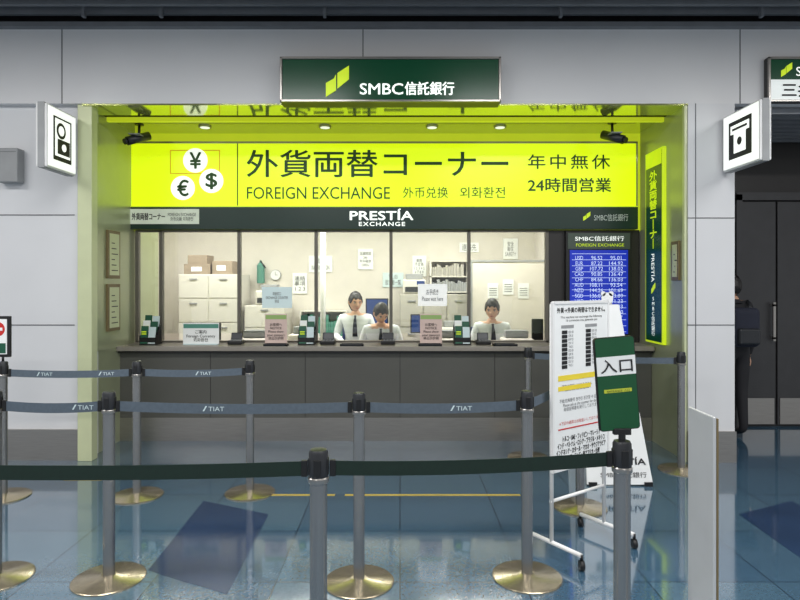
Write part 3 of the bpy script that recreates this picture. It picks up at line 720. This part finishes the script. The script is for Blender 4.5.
# ---------------------------------------------------------------- people
def eval_mesh(ob):
    bpy.context.view_layer.update()
    dg=bpy.context.evaluated_depsgraph_get(); me=bpy.data.meshes.new_from_object(ob.evaluated_get(dg)); return me
def skin_mesh(pts,rad,edges,roots,sub=2):
    me=bpy.data.meshes.new('sk'); me.from_pydata([tuple(p) for p in pts],edges,[]); ob=bpy.data.objects.new('sk',me); COL.objects.link(ob)
    ob.modifiers.new('s','SKIN')
    sv=me.skin_vertices[0].data
    for i,r in enumerate(rad):
        sv[i].radius=(r,r) if not isinstance(r,tuple) else r
        sv[i].use_root=(i in roots)
    s=ob.modifiers.new('u','SUBSURF'); s.levels=sub; s.render_levels=sub
    out=eval_mesh(ob); bpy.data.objects.remove(ob); return out
def segdist(p,a,b_):
    ab=b_-a; t_=max(0,min(1,(p-a).dot(ab)/max(ab.length_squared,1e-9))); return (p-(a+ab*t_)).length
def hand(g,wrist,direction,normal,side,T,curl=0.5):
    d=Vector(direction).normalized(); n=Vector(normal); n=(n-d*n.dot(d)).normalized(); s=d.cross(n)*side
    def W(a,b_,c): return Vector(wrist)+d*a+s*b_+n*c
    pts=[];rad=[];ed=[];roots=[]
    def chain(ps,rs):
        i0=len(pts); roots.append(i0)
        for p,r in zip(ps,rs): pts.append(W(*p)); rad.append(r)
        for i in range(len(ps)-1): ed.append((i0+i,i0+i+1))
    c=curl
    for off,ln,r in ((-0.030,0.070,0.0085),(-0.010,0.080,0.009),(0.010,0.074,0.0085),(0.028,0.058,0.0075)):
        base=0.085-abs(off)*0.2
        a1=c*0.5; a2=c*1.2
        k=(base,off,0); m1=(base+ln*0.45*math.cos(a1),off*1.08,-ln*0.45*math.sin(a1)); m2=(m1[0]+ln*0.32*math.cos(a2),off*1.1,m1[2]-ln*0.32*math.sin(a2))
        m3=(m2[0]+ln*0.23*math.cos(a2*1.3),off*1.1,m2[2]-ln*0.23*math.sin(a2*1.3))
        chain([(0.05,off*0.8,0),k,m1,m2,m3],[r,r*1.05,r,r*0.9,r*0.75])
    chain([(0.02,-0.02,0),(0.045,-0.045,-0.005),(0.07,-0.058,-0.012),(0.09,-0.06,-0.02)],[0.011,0.011,0.0095,0.008])
    me=skin_mesh(pts,rad,ed,roots,1)
    bm=bmesh.new(); bm.from_mesh(me)
    r=bmesh.ops.create_uvsphere(bm,u_segments=16,v_segments=10,radius=1)
    for v in r['verts']:
        x,y,z=v.co; v.co=W(0.047+x*0.052,y*0.040*(1+0.12*x),z*0.015)
    bmesh.ops.transform(bm,matrix=T,verts=bm.verts)
    mk('hand_%s'%('right' if side<0 else 'left'),bm,M_skin,g,smooth=True,loc=(0,0,0))
def person(name,loc,rz,J,top,bottom,head_yaw=0,head_pitch=0,hair='short',sleeve='long',scale=1.0,handdir=None,tie=True):
    T=Matrix.Translation(loc)@Matrix.Rotation(math.radians(rz),4,'Z')@Matrix.Scale(scale,4)
    g=grp(name,loc)
    V={k:Vector(v) for k,v in J.items()}
    names=['pelvis','spine','chest','neckb','neckt','shL','elL','wrL','shR','elR','wrR','hipL','knL','anL','toL','hipR','knR','anR','toR']
    r=dict(pelvis=0.135,spine=0.118,chest=0.130,neckb=0.056,neckt=0.048,shL=0.062,elL=0.043,wrL=0.027,shR=0.062,elR=0.043,wrR=0.027,hipL=0.098,knL=0.062,anL=0.042,toL=0.034,hipR=0.098,knR=0.062,anR=0.042,toR=0.034)
    E=[('pelvis','spine'),('spine','chest'),('chest','neckb'),('neckb','neckt'),('chest','shL'),('shL','elL'),('elL','wrL'),('chest','shR'),('shR','elR'),('elR','wrR'),('pelvis','hipL'),('hipL','knL'),('knL','anL'),('anL','toL'),('pelvis','hipR'),('hipR','knR'),('knR','anR'),('anR','toR')]
    ix={n:i for i,n in enumerate(names)}
    me=skin_mesh([V[n] for n in names],[r[n] for n in names],[(ix[a],ix[b_]) for a,b_ in E],[0],2)
    mats=[top,bottom,M_skin,M_shoe]
    cl={}
    for a,b_ in E:
        k=0
        if 'neckt' in (a,b_): k=2
        elif a.startswith('hip') or a.startswith('kn') or b_.startswith('hip'): k=1
        elif a.startswith('an'): k=3
        elif a.startswith('el') and sleeve=='short': k=2
        cl[(a,b_)]=k
    bm=bmesh.new(); bm.from_mesh(me)
    bm.faces.ensure_lookup_table()
    nax=(V['neckt']-V['neckb']).normalized()
    for f in bm.faces:
        c=f.calc_center_median()
        best=min(E,key=lambda e:segdist(c,V[e[0]],V[e[1]])-0.3*min(r[e[0]],r[e[1]]))
        k=cl[best]
        if best in(('pelvis','spine'),) and (c-V['pelvis']).dot(V['spine']-V['pelvis'])<0.02: k=1
        if best==('elL','wrL') and (c-V['wrL']).length<0.03: k=2
        if best==('elR','wrR') and (c-V['wrR']).length<0.03: k=2
        if (c-V['neckb']).dot(nax)>-0.005 and (c-V['neckb']).length<0.12: k=2
        f.material_index=k
    bmesh.ops.transform(bm,matrix=T,verts=bm.verts)
    mk('body',bm,mats,g,smooth=True)
    # collar
    nb=V['neckb']; nd=nax
    bm=bmesh.new()
    q=nd.to_track_quat('Z','Y').to_matrix().to_4x4(); rg=[]
    for zz,rr in ((-0.035,0.085),(-0.01,0.066),(0.006,0.061),(0.004,0.056),(-0.02,0.056)):
        rg.append([bm.verts.new(nb+(q@Vector((rr*math.cos(2*math.pi*i/24),rr*math.sin(2*math.pi*i/24),zz)))) for i in range(24)])
    for a,b_ in zip(rg,rg[1:]):
        for i in range(24): bm.faces.new((a[i],a[(i+1)%24],b_[(i+1)%24],b_[i]))
    bmesh.ops.transform(bm,matrix=T,verts=bm.verts); mk('collar',bm,top,g,smooth=True)
    if tie:
        ch=V['chest']; up=(V['neckb']-V['chest']).normalized(); fw=Vector((0,-1,0)); fw=(fw-up*fw.dot(up)).normalized()
        bm=bmesh.new(); rows=[]
        for hgt,dep,w_ in ((0.125,0.066,0.016),(0.105,0.084,0.011),(0.05,0.125,0.02),(-0.02,0.143,0.026),(-0.12,0.135,0.03)):
            c=ch+up*hgt+fw*dep; rows.append((bm.verts.new(c+Vector((-w_,0,0))),bm.verts.new(c+Vector((w_,0,0)))))
        for a,b_ in zip(rows,rows[1:]): bm.faces.new((a[0],a[1],b_[1],b_[0]))
        bmesh.ops.transform(bm,matrix=T,verts=bm.verts); mk('necktie',bm,M_navy,g)
    # head
    hc=V['neckt']+Vector((0,-0.018,0.085))
    H=T@Matrix.Translation(hc)@Matrix.Rotation(math.radians(head_yaw),4,'Z')@Matrix.Rotation(math.radians(head_pitch),4,'X')
    bm=bmesh.new(); bmesh.ops.create_uvsphere(bm,u_segments=48,v_segments=36,radius=1)
    def G(x,z,cx,cz,sx,sz): return math.exp(-((x-cx)/sx)**2-((z-cz)/sz)**2)
    for v in bm.verts:
        x,y,z=v.co
        wx=0.076; wy=0.094; wz=0.116
        if z<0: wx*=1-0.34*(-z)**1.6; 
        yy=y*wy
        if z<-0.2: yy*= (1-0.22*(-z-0.2)) if y<0 else (1-0.55*(-z-0.2))
        xx=x*wx; zz=z*wz
        if y<0:
            fx=xx
            yy-=0.024*G(fx,zz,0,-0.028,0.010,0.012)+0.014*G(fx,zz,0,-0.008,0.008,0.024)
            yy+=0.009*G(fx,zz,0.03,0.006,0.017,0.012)+0.009*G(fx,zz,-0.03,0.006,0.017,0.012)
            yy-=0.006*G(fx,zz,0,-0.058,0.02,0.008)
            yy-=0.007*G(fx,zz,0,-0.1,0.02,0.014)
            yy-=0.004*G(fx,zz,0,0.028,0.05,0.008)
        v.co=(xx,yy,zz)
    bmesh.ops.transform(bm,matrix=H,verts=bm.verts); mk('head',bm,M_skin,g,smooth=True)
    def blob(nm,c,s,m,seg=12):
        bm=bmesh.new(); bmesh.ops.create_uvsphere(bm,u_segments=seg,v_segments=seg,radius=1)
        for v in bm.verts: v.co=Vector((v.co.x*s[0]+c[0],v.co.y*s[1]+c[1],v.co.z*s[2]+c[2]))
        bmesh.ops.transform(bm,matrix=H,verts=bm.verts); mk(nm,bm,m,g,smooth=True)
    for s in (-1,1):
        blob('eye',(s*0.03,-0.078,0.005),(0.0135,0.008,0.0065),M_eye); blob('iris',(s*0.03,-0.0845,0.005),(0.006,0.003,0.006),M_ink)
        blob('eyelid',(s*0.03,-0.081,0.0105),(0.0145,0.006,0.003),M_hair)
        blob('eyebrow',(s*0.031,-0.0865,0.024),(0.018,0.004,0.0035),M_hair)
        blob('ear',(s*0.076,0.006,-0.004),(0.009,0.018,0.028),M_skin)
    blob('mouth',(0,-0.0865,-0.057),(0.021,0.005,0.0055),M_lip)
    # hair: an irregular cap with a fringe, sides and nape
    bm=bmesh.new(); bmesh.ops.create_uvsphere(bm,u_segments=72,v_segments=48,radius=1)
    kill=[]
    for v in bm.verts:
        x,y,z=v.co
        az=math.atan2(x,-y)   # 0 = front
        a=abs(az)
        if a<0.62: lim=0.36+0.08*math.sin(az*9+0.7)
        elif a<0.95: lim=0.36-(a-0.62)*1.2
        elif a<1.35: lim=-0.08
        elif a<1.75: lim=0.1
        else: lim=-0.62 if hair=='short' else -0.9
        if z<lim: kill.append(v)
        w_=1.0+0.012*math.sin(az*23)+0.012*math.sin(z*17+az*5)
        v.co=(x*0.086*w_,y*0.103*w_+0.006,z*0.128*w_+0.002)
        if z<-0.2 and y>0: v.co.y*=1-0.3*(-z-0.2); v.co.x*=1-0.25*(-z-0.2)
    bmesh.ops.delete(bm,geom=kill,context='VERTS')
    geo=bmesh.ops.extrude_face_region(bm,geom=bm.faces[:]); 
    for v in [e for e in geo['geom'] if isinstance(e,bmesh.types.BMVert)]: v.co*=0.90
    bmesh.ops.recalc_face_normals(bm,faces=bm.faces)
    bmesh.ops.transform(bm,matrix=H,verts=bm.verts); mk('hair',bm,M_hair,g,smooth=True)
    if hair=='bun': blob('hair_bun',(0,0.105,0.02),(0.035,0.03,0.035),M_hair)
    for s,a,b_ in ((1,'elL','wrL'),(-1,'elR','wrR')):
        d=V[b_]-V[a]
        if handdir=='down': nn=Vector((s,0,0))
        else: nn=Vector((0,0,1)); d=Vector((d.x,d.y,min(d.z,-0.0)*0.3))
        hand(g,V[b_],d,nn,s,T,0.45)
    return g
def seated(lean=0.0,hy=-0.36,hz=0.775):
    def r_(x,y,z):
        a=math.radians(lean); y0,z0=0.0,0.56
        yy=y-y0; zz=z-z0; return (x, y0+yy*math.cos(a)-zz*math.sin(a), z0+yy*math.sin(a)+zz*math.cos(a))
    return dict(pelvis=(0,0,0.575),spine=r_(0,0,0.74),chest=r_(0,0.0,0.92),neckb=r_(0,0.0,1.055),neckt=r_(0,-0.012,1.115),
      shL=r_(0.17,0,1.0),elL=r_(0.23,-0.05,0.79),wrL=(0.12,hy,hz),shR=r_(-0.17,0,1.0),elR=r_(-0.23,-0.05,0.79),wrR=(-0.12,hy,hz),
      hipL=(0.09,-0.02,0.555),knL=(0.11,-0.40,0.53),anL=(0.11,-0.36,0.12),toL=(0.115,-0.5,0.05),hipR=(-0.09,-0.02,0.555),knR=(-0.11,-0.40,0.53),anR=(-0.11,-0.36,0.12),toR=(-0.115,-0.5,0.05))
xr=X(492,6.8); chair(xr,6.92); person('bank_clerk',(xr,6.86,0.005),0,seated(5),M_shirt,M_navy,head_yaw=-14,head_pitch=12,hair='short')
xc=X(381,6.75); chair(xc,7.0); person('bank_clerk',(xc,6.92,0.0),0,seated(20,hy=-0.46),M_shirt,M_navy,head_yaw=24,head_pitch=34,hair='short')
xl=X(355,7.4); chair(xl-0.0,7.62); person('bank_clerk',(xl,7.55,0.02),0,seated(4,hz=0.74),M_shirt,M_navy,head_yaw=20,head_pitch=10,hair='bun',scale=1.04)
stand=dict(pelvis=(0,0,0.93),spine=(0,0,1.08),chest=(0,0.0,1.26),neckb=(0,0.0,1.4),neckt=(0,-0.01,1.46),
 shL=(0.17,0,1.345),elL=(0.22,0.02,1.07),wrL=(0.22,-0.05,0.83),shR=(-0.17,0,1.345),elR=(-0.22,0.02,1.07),wrR=(-0.22,-0.05,0.83),
 hipL=(0.09,0,0.88),knL=(0.1,-0.01,0.49),anL=(0.1,0.03,0.09),toL=(0.11,-0.11,0.04),hipR=(-0.09,0,0.88),knR=(-0.1,-0.01,0.49),anR=(-0.1,0.03,0.09),toR=(-0.11,-0.11,0.04))
person('pedestrian',(3.22,5.8,0.0),190,stand,M_trou,M_trou,handdir='down',scale=0.95,tie=False)
gb=grp('backpack',(3.22,5.6,1.13))
box('bag_body',3.09,3.35,5.55,5.68,0.9,1.27,M_navy,gb,0.05,4); box('bag_pocket',3.12,3.32,5.51,5.57,0.93,1.08,M_cap,gb,0.02,3)
for s in (-1,1): tube('strap',(3.22+s*0.09,5.66,1.24),(3.22+s*0.11,5.75,1.33),0.014,M_cap,gb)

# ---------------------------------------------------------------- lights
def added_lamp(x,y,z,sx,sy,e,col=(1,1,1)):  # unseen fixture, housing and area light added to light the hall
    g=grp('unseen_ceiling_lamp',(x,y,z))
    box('housing',x-sx/2-0.03,x+sx/2+0.03,y-sy/2-0.03,y+sy/2+0.03,z,z+0.06,M_white,g)
    L=bpy.data.lights.new('added_hall_light','AREA'); L.shape='RECTANGLE'; L.size=sx; L.size_y=sy; L.energy=e; L.color=col
    lo=bpy.data.objects.new('light_source',L); lo.location=(x,y,z-0.01); COL.objects.link(lo); par(lo,g)
for x in (-4.2,-1.4,1.4,4.2):
    added_lamp(x,2.6,3.6,1.6,0.3,60,(1.0,0.99,0.97)); added_lamp(x,-0.6,3.6,1.6,0.3,70,(1.0,0.99,0.97))
w=bpy.data.worlds.new('hall'); sc.world=w; w.use_nodes=True
w.node_tree.nodes['Background'].inputs[0].default_value=(0.80,0.82,0.83,1); w.node_tree.nodes['Background'].inputs[1].default_value=0.64

# ---------------------------------------------------------------- camera
cam=bpy.data.cameras.new('camera'); co=bpy.data.objects.new('camera',cam); COL.objects.link(co)
co.location=(0,0,EYE); co.rotation_euler=(math.pi/2,0,0); cam.sensor_width=36; cam.lens=27; cam.shift_y=-16/800; cam.clip_start=0.05
sc.camera=co
